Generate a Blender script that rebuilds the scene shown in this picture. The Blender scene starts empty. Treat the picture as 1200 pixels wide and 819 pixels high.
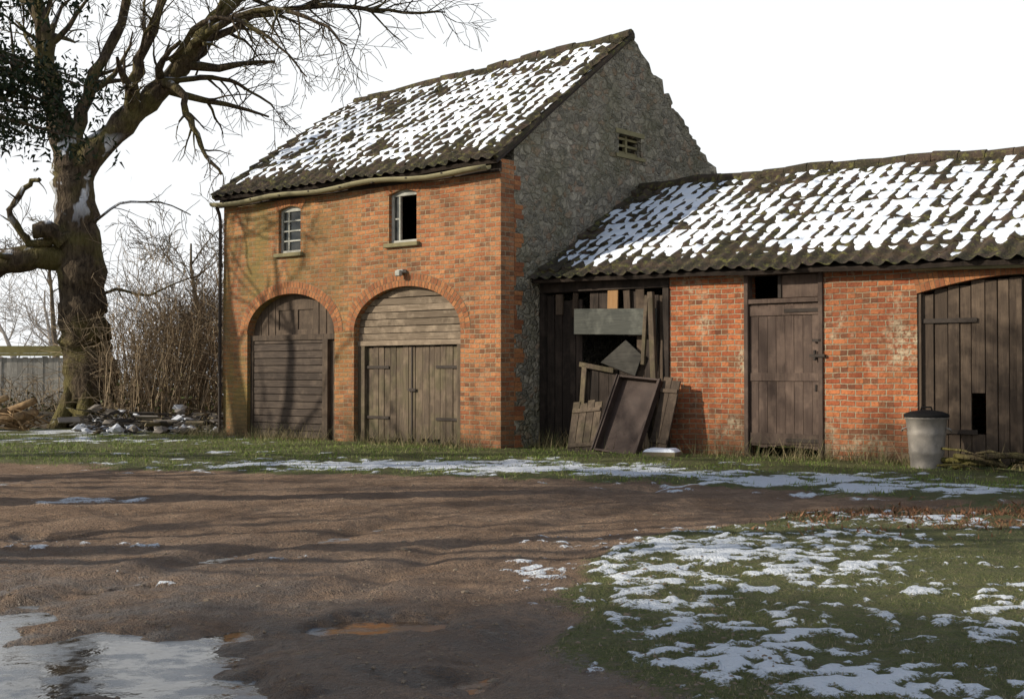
import bpy, math, random
import numpy as np
from mathutils import Vector, Matrix, geometry, noise as mn

random.seed(7)
scene = bpy.context.scene
TH = math.radians(-39.7)
P0 = Vector((-.183, 21.0, 0))
RX = (math.cos(TH), math.sin(TH)); RY = (-math.sin(TH), math.cos(TH))
def L2W(x, y): return (P0.x + RX[0]*x + RY[0]*y, P0.y + RX[1]*x + RY[1]*y)

# ------------------------------------------------------------------ node helpers
class M:
    def __init__(s, name, rough=.85, spec=.3):
        s.mat = bpy.data.materials.new(name); s.mat.use_nodes = True
        s.nt = s.mat.node_tree; s.b = s.nt.nodes['Principled BSDF']
        s.b.inputs['Roughness'].default_value = rough
        s.b.inputs['Specular IOR Level'].default_value = spec
        s.tc = s.n('ShaderNodeTexCoord'); s.obj = s.tc.outputs['Object']
    def n(s, t, **kw):
        nd = s.nt.nodes.new(t)
        for k, v in kw.items(): setattr(nd, k, v)
        return nd
    def l(s, a, b): s.nt.links.new(a, b)
    def setin(s, inp, v):
        if isinstance(v, bpy.types.NodeSocket): s.l(v, inp)
        else:
            if isinstance(v, (tuple, list)) and len(v) == 3 and inp.type == 'RGBA': v = (*v, 1)
            inp.default_value = v
    def noise(s, scale, detail=4, rough=.55, vec=None, dist=0):
        nd = s.n('ShaderNodeTexNoise'); s.l(vec or s.obj, nd.inputs['Vector'])
        nd.inputs['Scale'].default_value = scale; nd.inputs['Detail'].default_value = min(detail, 3)
        nd.inputs['Roughness'].default_value = rough; nd.inputs['Distortion'].default_value = dist
        return nd.outputs['Fac']
    def mr(s, v, a, b, c=0., d=1.):
        nd = s.n('ShaderNodeMapRange'); s.setin(nd.inputs['Value'], v)
        nd.inputs['From Min'].default_value = a; nd.inputs['From Max'].default_value = b
        nd.inputs['To Min'].default_value = c; nd.inputs['To Max'].default_value = d
        return nd.outputs['Result']
    def math(s, op, a, b=0.):
        nd = s.n('ShaderNodeMath', operation=op); s.setin(nd.inputs[0], a); s.setin(nd.inputs[1], b)
        return nd.outputs[0]
    def mix(s, f, a, b, mode='MIX'):
        nd = s.n('ShaderNodeMix', data_type='RGBA', blend_type=mode)
        s.setin(nd.inputs[0], f); s.setin(nd.inputs[6], a); s.setin(nd.inputs[7], b)
        return nd.outputs[2]
    def sep(s, v=None):
        nd = s.n('ShaderNodeSeparateXYZ'); s.l(v or s.obj, nd.inputs[0]); return nd.outputs
    def comb(s, x, y, z):
        nd = s.n('ShaderNodeCombineXYZ')
        for i, v in enumerate((x, y, z)): s.setin(nd.inputs[i], v)
        return nd.outputs[0]
    def mapping(s, sc, vec=None):
        nd = s.n('ShaderNodeMapping'); s.l(vec or s.obj, nd.inputs[0]); nd.inputs['Scale'].default_value = sc
        return nd.outputs[0]
    def bump(s, h, strength=.5, dist=.02):
        nd = s.n('ShaderNodeBump'); s.l(h, nd.inputs['Height'])
        nd.inputs['Strength'].default_value = strength; nd.inputs['Distance'].default_value = dist
        s.l(nd.outputs[0], s.b.inputs['Normal'])
    def col(s, c): s.setin(s.b.inputs['Base Color'], c)
    def island(s): return s.n('ShaderNodeNewGeometry').outputs['Random Per Island']
    def attr(s, name):
        nd = s.n('ShaderNodeAttribute'); nd.attribute_name = name; return nd.outputs['Fac']

def brick_mat(name, c1, c2, mortar, mossy=.5, efflo=.2, soot=.4, basey=0.):
    m = M(name, .92, .2)
    x, y, z = m.sep()[0:3]
    u = m.math('ADD', x, y)
    wob = m.noise(1.3, 2); w2 = m.math('MULTIPLY', m.math('SUBTRACT', wob, .5), .06)
    w3 = m.math('MULTIPLY', m.math('SUBTRACT', m.noise(9, 1), .5), .022)
    v = m.comb(m.math('ADD', u, w3), m.math('ADD', m.math('ADD', z, w2), m.math('MULTIPLY', w3, .5)), 0.)
    b = m.n('ShaderNodeTexBrick'); m.l(v, b.inputs['Vector'])
    b.offset = .5
    for k, val in (('Scale', 1), ('Mortar Size', .010), ('Mortar Smooth', .4), ('Bias', .0), ('Brick Width', .228), ('Row Height', .080)):
        b.inputs[k].default_value = val
    m.setin(b.inputs['Color1'], c1); m.setin(b.inputs['Color2'], c2); m.setin(b.inputs['Mortar'], mortar)
    c = b.outputs['Color']
    row = m.math('FLOOR', m.math('DIVIDE', m.math('ADD', m.math('ADD', z, w2), m.math('MULTIPLY', w3, .5)), .080))
    colx = m.math('FLOOR', m.math('ADD', m.math('DIVIDE', m.math('ADD', u, w3), .228), m.math('MULTIPLY', m.math('MODULO', m.math('ADD', row, 100), 2), .5)))
    wn = m.n('ShaderNodeTexWhiteNoise', noise_dimensions='2D'); m.l(m.comb(colx, row, 0.), wn.inputs['Vector'])
    rv = wn.outputs['Value']; notm = m.math('SUBTRACT', 1., b.outputs['Fac'])
    c = m.mix(m.math('MULTIPLY', m.mr(rv, .80, .86, 0, .6), notm), c, (.075, .045, .03))
    c = m.mix(m.math('MULTIPLY', m.mr(rv, .14, .09, 0, .5), notm), c, (c1[0]*1.15, c1[1]*1.5, c1[2]*1.5))
    c = m.mix(m.math('MULTIPLY', m.mr(rv, .45, .38, 0, .35), notm), c, (c2[0]*.9, c2[1]*.6, c2[2]*.6))
    c = m.mix(m.mr(m.noise(.8, 3, .6), .42, .66, 0, soot), c, (.085, .05, .028))
    c = m.mix(m.mr(m.noise(22, 3, .65), .5, .72, 0, .6), c, (c2[0]*.4, c2[1]*.4, c2[2]*.45))
    n17 = m.noise(1.7, 3, .65)
    pale = m.math('MULTIPLY', m.mr(n17, .53, .64), m.mr(m.noise(12, 3, .7), .42, .58))
    c = m.mix(m.math('MULTIPLY', pale, efflo), c, (.44, .36, .24))
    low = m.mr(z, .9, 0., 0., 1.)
    left = m.mr(x, -2.0, -6.5, 0., 1.)
    n16 = m.noise(1.4, 3, .7, m.mapping((1, 1, .5)))
    mo = m.math('MULTIPLY', m.math('MULTIPLY', left, .85), m.mr(n16, .36, .60))
    c = m.mix(m.math('MULTIPLY', mo, mossy), c, (.18, .15, .045))
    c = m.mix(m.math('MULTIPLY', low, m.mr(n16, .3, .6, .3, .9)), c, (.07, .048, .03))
    m.col(c)
    h = m.math('ADD', m.math('MULTIPLY', b.outputs['Fac'], -1.), m.math('MULTIPLY', m.noise(28, 2), .8))
    m.bump(h, 1., .016)
    return m.mat

def stone_mat():
    m = M('rubble_stone', .95, .15)
    x, y, z = m.sep()[0:3]
    v = m.comb(m.math('ADD', x, y), m.math('MULTIPLY', z, 1.3), 0.)
    nz = m.n('ShaderNodeTexNoise'); m.l(v, nz.inputs['Vector']); nz.inputs['Scale'].default_value = 5; nz.inputs['Detail'].default_value = 2
    vm = m.n('ShaderNodeVectorMath', operation='MULTIPLY_ADD'); m.l(nz.outputs['Color'], vm.inputs[0]); vm.inputs[1].default_value = (.26, .26, 0); m.l(v, vm.inputs[2])
    vv = vm.outputs[0]
    vo = m.n('ShaderNodeTexVoronoi'); m.l(vv, vo.inputs['Vector']); vo.inputs['Scale'].default_value = 7.
    ve = m.n('ShaderNodeTexVoronoi', feature='DISTANCE_TO_EDGE'); m.l(vv, ve.inputs['Vector']); ve.inputs['Scale'].default_value = 7.
    rnd = m.sep(vo.outputs['Color'])[0]; rnd2 = m.sep(vo.outputs['Color'])[1]
    c = m.mix(rnd, (.14, .125, .10), (.42, .37, .285))
    c = m.mix(m.mr(rnd2, .78, .9, 0, .6), c, (.30, .18, .11))
    n14_ = m.noise(14, 3, .7)
    c = m.mix(m.mr(n14_, .45, .7, 0, .5), c, (.09, .08, .06))
    edge = m.mr(m.math('ADD', ve.outputs['Distance'], m.math('MULTIPLY', m.math('SUBTRACT', n14_, .5), .22)), .03, .12, 1, 0)
    c = m.mix(m.math('MULTIPLY', edge, .85), c, (.29, .255, .195))
    c = m.mix(m.mr(m.noise(1.1, 3, .65), .42, .68, 0, .6), c, (.12, .115, .06))
    c = m.mix(m.mr(m.noise(26, 3, .7), .56, .7, 0, .6), c, (.48, .45, .38))
    m.col(c)
    h = m.math('ADD', m.mr(ve.outputs['Distance'], 0, .16, 0, .9), m.math('MULTIPLY', n14_, 1.4))
    m.bump(h, .85, .05)
    return m.mat

def wood_mat(name, ca, cb, axis='z', moss=0., rough=.85):
    m = M(name, rough, .25)
    r = m.island()
    off = m.comb(m.math('MULTIPLY', r, 31.), m.math('MULTIPLY', r, 17.), m.math('MULTIPLY', r, 47.))
    va = m.n('ShaderNodeVectorMath', operation='ADD'); m.l(m.obj, va.inputs[0]); m.l(off, va.inputs[1])
    sc = {'z': (14, 14, 1.2), 'x': (1.2, 14, 14), 'y': (14, 1.2, 14)}[axis]
    v = m.mapping(sc, va.outputs[0])
    g = m.noise(2.2, 6, .65, v, .4)
    c = m.mix(m.mr(g, .3, .7), ca, cb)
    c = m.mix(m.mr(r, 0, 1, 0, .6), c, tuple(k*.5 for k in ca))
    c = m.mix(m.mr(m.noise(3, 5, .7, va.outputs[0]), .48, .75, 0, .6), c, tuple(k*1.5 for k in cb))
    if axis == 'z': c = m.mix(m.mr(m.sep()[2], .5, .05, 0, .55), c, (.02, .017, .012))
    if moss: c = m.mix(m.mr(m.noise(2.4, 5, .7), .45, .65, 0, moss), c, (.11, .12, .035))
    m.col(c); m.bump(g, .7, .012)
    return m.mat

def plain(name, c, rough=.8, var=.4, scale=6, metal=0, spec=.3):
    m = M(name, rough, spec)
    cc = m.mix(m.mr(m.noise(scale, 5, .65), .35, .68, 0, var), c, tuple(k*.35 for k in c))
    cc = m.mix(m.mr(m.noise(scale*4, 4, .65), .5, .7, 0, var*.6), cc, tuple(min(1, k*1.5) for k in c))
    m.col(cc); m.b.inputs['Metallic'].default_value = metal
    m.bump(m.noise(scale*6, 4), .3, .01)
    return m.mat

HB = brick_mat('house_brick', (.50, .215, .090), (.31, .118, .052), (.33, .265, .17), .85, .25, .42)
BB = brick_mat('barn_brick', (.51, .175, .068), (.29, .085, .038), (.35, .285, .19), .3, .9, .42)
ST = stone_mat()
def voussoir_mat(name, a, b):
    m = M(name, .9, .2); r = m.island()
    c = m.mix(r, a, b); c = m.mix(m.mr(m.noise(25, 4, .7), .45, .7, 0, .6), c, tuple(k*.45 for k in b)); m.col(c)
    m.bump(m.noise(40, 3), .5, .01); return m.mat
VS = voussoir_mat('arch_brick', (.42, .18, .072), (.23, .085, .04))
MORTAR = plain('mortar', (.20, .16, .10), .95)
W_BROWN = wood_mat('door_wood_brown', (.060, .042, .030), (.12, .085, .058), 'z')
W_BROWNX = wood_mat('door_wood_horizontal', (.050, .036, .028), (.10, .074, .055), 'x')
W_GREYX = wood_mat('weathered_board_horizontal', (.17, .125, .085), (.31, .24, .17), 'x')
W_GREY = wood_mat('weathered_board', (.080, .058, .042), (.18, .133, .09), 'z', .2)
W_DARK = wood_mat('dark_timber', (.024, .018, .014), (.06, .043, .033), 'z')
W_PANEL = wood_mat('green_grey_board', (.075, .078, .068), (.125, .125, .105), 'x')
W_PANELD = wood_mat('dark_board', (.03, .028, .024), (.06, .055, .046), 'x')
W_ORANGE = wood_mat('orange_lit_timber', (.35, .19, .08), (.42, .25, .12), 'z')  # orange sunlight on the plank put into the wood colour
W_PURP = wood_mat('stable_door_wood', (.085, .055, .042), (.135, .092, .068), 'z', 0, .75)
FRAME = wood_mat('window_frame_paint', (.34, .34, .30), (.48, .47, .41), 'x')
SILL = plain('mossy_sill', (.22, .19, .10), .9)
IRON = plain('rusty_iron', (.05, .038, .03), .7, .5, 12, .3)
BLACK = plain('interior_dark_and_lid', (.012, .011, .010), .9)  # near-black for the painted interior dark and the black bin lid
GUT = plain('mossy_gutter', (.26, .23, .13), .8, .5, 3)
def glass_mat():
    m = M('old_window_glass', .12, .5); m.col(m.mix(m.mr(m.noise(6, 3), .4, .7), (.015, .02, .02), (.05, .05, .045))); return m.mat
GLASS = glass_mat()
def tile_mat():
    m = M('mossy_pantile', .92, .2)
    c = m.mix(m.noise(7, 4, .7), (.042, .036, .030), (.125, .082, .057))
    c = m.mix(m.mr(m.noise(2.2, 6, .7), .38, .6, 0, .75), c, (.034, .034, .019))
    c = m.mix(m.mr(m.noise(9, 5, .7), .53, .68, 0, .85), c, (.16, .15, .05))
    m.col(c); m.bump(m.noise(30, 5, .7), .9, .035); return m.mat
TILE = tile_mat()
def snow_mat():
    m = M('snow', .6, .3); m.col(m.mix(m.noise(8, 3), (.74, .80, .88), (.84, .87, .92)))
    m.bump(m.noise(20, 4), .5, .03); return m.mat
SNOW = snow_mat()

# ------------------------------------------------------------------ mesh builder
class MB:
    def __init__(s): s.v = []; s.f = []; s.m = []
    def add(s, vs, fs, mi=0):
        o = len(s.v); s.v += [tuple(a) for a in vs]; s.f += [tuple(i+o for i in f) for f in fs]; s.m += [mi]*len(fs)
    def box(s, x0, x1, y0, y1, z0, z1, mi=0, mat=None):
        vs = [Vector((x, y, z)) for x in (x0, x1) for y in (y0, y1) for z in (z0, z1)]
        if mat is not None: vs = [mat @ v for v in vs]
        s.add(vs, [(0, 1, 3, 2), (4, 6, 7, 5), (0, 4, 5, 1), (2, 3, 7, 6), (0, 2, 6, 4), (1, 5, 7, 3)], mi)
    def prism(s, poly, depth, mp, holes=(), mi=0, mi_side=None):
        loops = [list(poly)] + [list(h) for h in holes]
        tri = geometry.tessellate_polygon([[Vector((a[0], a[1], 0)) for a in lp] for lp in loops])
        flat = [a for lp in loops for a in lp]; n = len(flat)
        vs = [mp(a[0], a[1], 0) for a in flat] + [mp(a[0], a[1], depth) for a in flat]
        fs = [tuple(t) for t in tri] + [tuple(i+n for i in reversed(t)) for t in tri]
        s.add(vs, fs, mi)
        o = len(s.v) - 2*n; k = 0
        for lp in loops:
            for i in range(len(lp)):
                a = k+i; b = k+(i+1) % len(lp)
                s.f.append((o+a, o+b, o+b+n, o+a+n)); s.m.append(mi if mi_side is None else mi_side)
            k += len(lp)
    def tube(s, pts, rad, sides=6, mi=0, cap=True):
        pts = [Vector(p) for p in pts]; o = len(s.v); n = len(pts)
        ref = Vector((.13, .31, .94))
        for i, p in enumerate(pts):
            t = (pts[min(i+1, n-1)] - pts[max(i-1, 0)])
            t = t.normalized() if t.length > 1e-9 else Vector((0, 0, 1))
            a = t.cross(ref)
            if a.length < .1: a = t.cross(Vector((1, 0, 0)))
            a.normalize(); b = t.cross(a); r = rad[i] if hasattr(rad, '__len__') else rad
            for k in range(sides):
                an = 2*math.pi*k/sides; c, sn = math.cos(an)*r, math.sin(an)*r
                s.v.append((p.x+a.x*c+b.x*sn, p.y+a.y*c+b.y*sn, p.z+a.z*c+b.z*sn))
        for i in range(n-1):
            for k in range(sides):
                q = o+i*sides; k2 = (k+1) % sides
                s.f.append((q+k, q+k2, q+sides+k2, q+sides+k)); s.m.append(mi)
        if cap:
            s.f.append(tuple(o+k for k in range(sides))); s.m.append(mi)
            s.f.append(tuple(o+(n-1)*sides+k for k in range(sides))); s.m.append(mi)
    def build(s, name, mats, parent=None, smooth=False, bevel=0, recalc=True):
        me = bpy.data.meshes.new(name); me.from_pydata(s.v, [], s.f)
        for mt in mats: me.materials.append(mt)
        me.polygons.foreach_set('material_index', s.m)
        if smooth: me.polygons.foreach_set('use_smooth', [True]*len(s.f))
        if recalc:
            import bmesh
            bm = bmesh.new(); bm.from_mesh(me); bmesh.ops.recalc_face_normals(bm, faces=bm.faces); bm.to_mesh(me); bm.free()
        me.update()
        ob = bpy.data.objects.new(name, me); scene.collection.objects.link(ob)
        if parent: ob.parent = parent
        if bevel:
            bv = ob.modifiers.new('bevel', 'BEVEL'); bv.width = bevel; bv.segments = 1; bv.limit_method = 'ANGLE'
        return ob

def empty(name, loc=(0, 0, 0), rz=0):
    e = bpy.data.objects.new(name, None); scene.collection.objects.link(e)
    e.location = loc; e.rotation_euler = (0, 0, rz); e.empty_display_size = .3; return e
XZ = lambda y0: (lambda u, v, d: (u, y0+d, v))
YZ = lambda x0, sg=-1: (lambda u, v, d: (x0+sg*d, u, v))
def rect(a, b, c, d): return [(a, c), (b, c), (b, d), (a, d)]
def arch(cx, a, zs, b, z0=0., n=24):
    p = [(cx-a, z0), (cx+a, z0)]
    return p + [(cx+a*math.cos(math.pi*i/n), zs+b*math.sin(math.pi*i/n)) for i in range(n+1)]

def voussoirs(mb, cx, a, zs, b, t0, t1, n, y, a0=0., a1=math.pi, gap=.09):
    def pt(th, off):
        x, z = a*math.cos(th), b*math.sin(th)
        nx, nz = math.cos(th)/a, math.sin(th)/b; l = math.hypot(nx, nz)
        return (cx+x+nx/l*off, zs+z+nz/l*off)
    N = 400; ths = [a0+(a1-a0)*i/N for i in range(N+1)]; cum = [0]
    for i in range(N):
        p, q = pt(ths[i], t0), pt(ths[i+1], t0); cum.append(cum[-1]+math.hypot(p[0]-q[0], p[1]-q[1]))
    def at(s):
        s *= cum[-1]; return float(np.interp(s, cum, ths))
    for i in range(n):
        s0, s1 = at((i+gap)/n), at((i+1-gap)/n); pr = y-.005-random.random()*.004
        q = [pt(s0, t0), pt(s1, t0), pt(s1, t1-.008), pt(s0, t1-.008)]
        vs = [(p[0], pr, p[1]) for p in q]+[(p[0], y+.02, p[1]) for p in q]
        mb.add(vs, [(0, 1, 2, 3), (0, 4, 5, 1), (1, 5, 6, 2), (2, 6, 7, 3), (3, 7, 4, 0)], 0)
        s0, s1 = at(i/n), at((i+1)/n)
        q = [pt(s0, t0), pt(s1, t0), pt(s1, t1), pt(s0, t1)]
        mb.add([(p[0], y-.003, p[1]) for p in q], [(0, 1, 2, 3)], 1)

# ------------------------------------------------------------------ pantile roof
def pantile_roof(name, parent, x0, x1, e, r, tw, cl, sag, density, seed, famp=1.15):
    ey, ez = e; ry, rz = r
    L = math.hypot(ry-ey, rz-ez); ty, tz = (ry-ey)/L, (rz-ez)/L; ny, nz = -tz, ty
    nc = int(round(L/cl)); cl = L/nc; nt = int(round((x1-x0)/tw)); tw = (x1-x0)/nt
    SU = 8
    us = np.linspace(0, nt, nt*SU+1)
    fr = np.array([0., .2, .4, .6, .8, .985])
    bs = np.concatenate([c+fr for c in range(nc)])
    U, B = np.meshgrid(us, bs, indexing='ij')
    rng = np.random.RandomState(seed)
    jit = rng.randn(nt+2, nc+1)*.010; slip = rng.rand(nt+2, nc+1)
    ti = np.clip(np.floor(U).astype(int), 0, nt); ci = np.clip(np.floor(B).astype(int), 0, nc)
    fu, fb = U-np.floor(U), B-np.floor(B)
    prof = .052*np.power(.5+.5*np.cos(2*np.pi*fu), 1.5)
    h = prof+.036*(1-fb)+jit[ti, ci]
    X = x0+U*tw; S = B*cl
    S2 = S - (slip[ti, ci] > .88)*.05 + (slip[ti, ci]-.5)*.03
    def place(h, S, X=X):
        Y = ey+ty*S+ny*h; Z = ez+tz*S+nz*h-sag(X, S/L)
        return np.stack([X, Y, Z], -1).reshape(-1, 3)
    def mesh(nm, co, mat, keep=None):
        nu, nb = len(us), U.shape[1]
        idx = np.arange(nu*nb).reshape(nu, nb)
        q = np.stack([idx[:-1, :-1], idx[1:, :-1], idx[1:, 1:], idx[:-1, 1:]], -1).reshape(-1, 4)
        if keep is not None: q = q[keep[:-1, :-1].reshape(-1)]
        me = bpy.data.meshes.new(nm); me.from_pydata(co.tolist(), [], q.tolist()); me.materials.append(mat)
        me.polygons.foreach_set('use_smooth', [True]*len(q)); me.update()
        ob = bpy.data.objects.new(nm, me); scene.collection.objects.link(ob); ob.parent = parent
        return ob
    wob = (fbm(X*.6+3, S*.9, 3, 70)-.5)*.10
    mesh(name, place(h, S2+wob*np.clip(S/L*4, 0, 1)*np.clip((1-S/L)*4, 0, 1)), TILE)
    F = fbm(X*.9+seed*3, S*1.1, 4, seed); G = fbm(X*8+5, S*6, 3, seed+1); T = rng.rand(nt+2, nc+1)[ti, ci]
    D = density(X, S/L)
    Mk = np.clip(D+(F-.5)*famp, -.5, 1.05)+(G-.5)*1.0+(T-.5)*.42
    hs = -.03+.072*np.clip(Mk, -.2, 1.25)+.030*(1-fb)*np.clip(Mk, 0, 1)
    hs -= .050*np.exp(-((fb-.0)/.16)**2)*np.clip(vn(X*3, B*1.0, 7)*1.9-.35, 0, 1.2)
    keep = hs > h-.03
    mesh(name+'_snow', place(hs, S+wob*np.clip(S/L*4, 0, 1)*np.clip((1-S/L)*4, 0, 1)), SNOW, keep)
    mb = MB(); N = 12
    for i in range(N):
        a, b = x0+.01+(x1-x0-.02)*i/N, x0+.01+(x1-x0-.02)*(i+1)/N
        def P(x, s, d): return (x, ey+ty*s*L-ny*d+ty*.03*(1-s), ez+tz*s*L-nz*d-float(sag(np.array(x), np.array(s)))+tz*.03*(1-s))
        q = [P(a, 0, .01), P(b, 0, .01), P(b, 1, .01), P(a, 1, .01), P(a, 0, .07), P(b, 0, .07), P(b, 1, .07), P(a, 1, .07)]
        mb.add(q, [(0, 1, 2, 3), (7, 6, 5, 4), (0, 4, 5, 1), (2, 6, 7, 3), (0, 3, 7, 4), (1, 5, 6, 2)])
    mb.build(name+'_boarding', [W_DARK], parent)
    mb = MB(); k = int((x1-x0)/.42)
    for i in range(k):
        a = x0+(x1-x0)*i/k; b = x0+(x1-x0)*(i+1)/k-.012
        j = random.uniform(-.02, .02); z = rz+.02+j
        sa, sb = float(sag(np.array(a), np.array(1.))), float(sag(np.array(b), np.array(1.)))
        mb.tube([(a, ry, z-sa), (b, ry, z-sb+random.uniform(-.02, .02))], .115, 10)
    mb.build(name+'_ridge', [TILE], parent, smooth=False)

# ------------------------------------------------------------------ numpy noise
_rt = np.random.RandomState(99).rand(512, 512)
def vn(x, y, o=0):
    x = np.asarray(x, float)+o*17.31+1000; y = np.asarray(y, float)+o*9.77+1000
    xi, yi = np.floor(x).astype(int), np.floor(y).astype(int); fx, fy = x-xi, y-yi
    fx = fx*fx*(3-2*fx); fy = fy*fy*(3-2*fy)
    a = _rt[xi % 512, yi % 512]; b = _rt[(xi+1) % 512, yi % 512]; c = _rt[xi % 512, (yi+1) % 512]; d = _rt[(xi+1) % 512, (yi+1) % 512]
    return (a*(1-fx)+b*fx)*(1-fy)+(c*(1-fx)+d*fx)*fy
def fbm(x, y, oct=4, seed=0):
    t = 0; amp = 1; s = 0
    for o in range(oct):
        t = t+amp*vn(x*2**o*1.0+y*.33*2**o, y*2**o-x*.33*2**o, seed+o*3); s += amp; amp *= .55
    return t/s
def ss(a, b, x): t = np.clip((x-a)/(b-a), 0, 1); return t*t*(3-2*t)

# =================================================================== HOUSE
HW = 7.28; GD = 7.43; EZ = 4.80; AY = 3.72; AZ = 7.52
house = empty('brick_house', P0, TH)
A1 = dict(cx=-5.27, a=1.26, zs=2.03, b=.75); A2 = dict(cx=-2.19, a=1.30, zs=2.03, b=.76)
def arc_top(x0, x1, z0, z1, rise, n=8):
    p = [(x0, z0), (x1, z0)]
    return p+[(x1+(x0-x1)*i/n, z1+rise*math.sin(math.pi*i/n)) for i in range(n+1)]
w1 = (-5.60, -4.96, 3.56, 4.38); w2 = (-2.60, -1.92, 3.56, 4.42)
mb = MB()
mb.prism(rect(-HW, 0, -.3, EZ), .34, XZ(0),
         [arch(A1['cx'], A1['a'], A1['zs'], A1['b'], -.02), arch(A2['cx'], A2['a'], A2['zs'], A2['b'], -.02),
          arc_top(*w1, .07), arc_top(*w2, .07)])
mb.build('front_wall', [HB], house)
mb = MB(); mb.prism([(.34, -.3), (GD, -.3), (GD, EZ), (AY, AZ-.28), (.34, EZ+.10)], .34, YZ(-HW, 1)); 
mb.build('left_wall', [HB], house)
mb = MB(); mb.box(-HW+.34, -.42, GD-.34, GD, -.3, EZ-.02); mb.build('back_wall', [HB], house)
random.seed(5)
bk = []; y = AY+.12; sl = (AZ-EZ)/(GD-AY)
def zl(y): return AZ-(y-AY)*sl
y = AY+.05; bk.append((y, AZ+.02))
while y < GD-.3:
    st = random.uniform(.12, .42); lift = random.uniform(.0, .14)
    z = zl(y)+lift; bk += [(y, z), (y+st*.8, z-st*.8*sl*random.uniform(.15, .8))]; y += st
pts = [(.34, -.3), (GD, -.3), (GD, EZ+.05)] + list(reversed(bk)) + [(AY-.05, AZ-.03), (.34, EZ+.19)]
cl = []
for p in pts:
    if not cl or math.hypot(p[0]-cl[-1][0], p[1]-cl[-1][1]) > .02: cl.append(p)
gw = (3.38, 4.12, 5.33, 5.70)
mb = MB(); mb.prism(cl, .42, YZ(0), [rect(*gw)]); mb.build('stone_gable_wall', [ST], house)
mb = MB(); y = AY+.1
while y < GD-.2:
    w = random.uniform(.12, .3); R = Matrix.Translation((-.2, y, zl(y)+.08)) @ Matrix.Rotation(-math.atan(sl)+random.uniform(-.3, .3), 4, 'X')
    mb.box(-.2, .21, -w/2, w/2, -.06, random.uniform(.01, .09), 0, R); y += w+random.uniform(0, .12)
mb.build('verge_stones', [ST], house, bevel=.02)
mb = MB(); z = 0; i = 0
while z < EZ-.05:
    hh = .24; w = .02 if i % 2 else .2; w += random.uniform(-.03, .05)
    for k in range(3):
        ww = w+random.uniform(-.04, .04)
        if ww > .02: mb.box(-.01, .006+random.random()*.004, .342, .34+ww, z+k*.080+.004, z+(k+1)*.080-.004)
    z += hh; i += 1
mb.build('brick_quoins', [VS], house)
mb = MB()
for A, n in ((A1, 40), (A2, 42)):
    voussoirs(mb, A['cx'], A['a'], A['zs'], A['b'], .0, .115, n, 0)
    voussoirs(mb, A['cx'], A['a'], A['zs'], A['b'], .115, .23, n+3, 0)
for w in (w1, w2):
    cx = (w[0]+w[1])/2; hw = (w[1]-w[0])/2+.03
    voussoirs(mb, cx, hw*1.15, w[3]-.12, .20, .0, .21, 11, 0, math.radians(30), math.radians(150))
mb.build('arch_brickwork', [VS, MORTAR], house)
mb = MB(); mb.box(-2.32, -2.16, -.10, -.0, 3.02, 3.08); mb.box(-2.30, -2.18, -.16, -.08, 2.96, 3.06); mb.build('bulkhead_lamp', [FRAME], house, bevel=.01)
random.seed(11)
def xin(A, z):
    if z <= A['zs']: return A['a']
    t = (z-A['zs'])/A['b']; return A['a']*math.sqrt(max(0, 1-t*t))
mb = MB(); z = 1.86
while z < 2.75:
    h = .125; w0 = xin(A2, z)+.02; w1_ = xin(A2, min(z+h, 2.78))+.02; dy = random.uniform(-.008, .008); tl = random.uniform(-.01, .01)
    c = A2['cx']
    q = [(c-w0, .13+dy, z), (c+w0, .13+dy, z+tl), (c+w1_, .115+dy, z+h-.014+tl), (c-w1_, .115+dy, z+h-.014)]
    q += [(a, b+.03, d) for a, b, d in q]
    mb.add(q, [(0, 1, 2, 3), (7, 6, 5, 4), (0, 4, 5, 1), (2, 6, 7, 3), (0, 3, 7, 4), (1, 5, 6, 2)]); z += h
mb.box(A2['cx']-1.31, A2['cx']+1.31, .09, .2, 1.76, 1.85)
mb.build('arched_door_head', [W_GREYX], house)
mb = MB(); x = A2['cx']-1.12
mb.box(A2['cx']-1.31, A2['cx']-1.13, .1, .24, -.05, 1.755); mb.box(A2['cx']+1.13, A2['cx']+1.31, .1, .24, -.05, 1.755)
while x < A2['cx']+1.10:
    w = random.uniform(.13, .17); w = min(w, A2['cx']+1.12-x)
    mb.box(x, x+w-.012, .16+random.uniform(-.008, .008), .2, .08+random.uniform(-.05, .05), 1.75-random.uniform(0, .03)); x += w
mb.build('plank_double_door', [W_GREY], house)
mb = MB()
mb.box(A2['cx']+.0, A2['cx']+.03, .144, .15, .05, 1.74)
for zz in (.45, 1.35):
    mb.box(A2['cx']-1.12, A2['cx']-.55, .138, .15, zz, zz+.05); mb.box(A2['cx']+.6, A2['cx']+1.12, .138, .15, zz, zz+.05)
mb.box(A2['cx']-.06, A2['cx']+.12, .125, .143, .95, 1.0)
mb.build('door_ironwork', [IRON], house)
mb = MB(); c = A1['cx']
hd = arch(c, A1['a']+.01, A1['zs'], A1['b']+.01, 1.98)
mb.prism(hd, .04, XZ(.17), [rect(c-.52, c-.06, 2.10, 2.48), rect(c+.04, c+.48, 2.10, 2.48)])
mb.box(c-1.27, c+1.27, .08, .2, 1.90, 2.0)
for k in range(-5, 6):
    if abs(k*.21) > .55: mb.box(c+k*.21, c+k*.21+.02, .158, .171, 2.0, A1['zs']+A1['b']*math.sqrt(1-(k*.21/1.27)**2)-.02)
mb.build('arched_door_head_left', [W_BROWN], house)
mb = MB(); mb.box(c-.54, c+.5, .19, .2, 2.08, 2.5)
mb.build('door_head_panels', [W_BROWN], house)
mb = MB(); z = .04
while z < 1.85:
    mb.box(c-1.18, c+.86, .10+random.uniform(-.004, .004), .15, z, z+.126); z += .138
mb.build('sliding_door', [W_BROWNX], house, bevel=.004)
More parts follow.
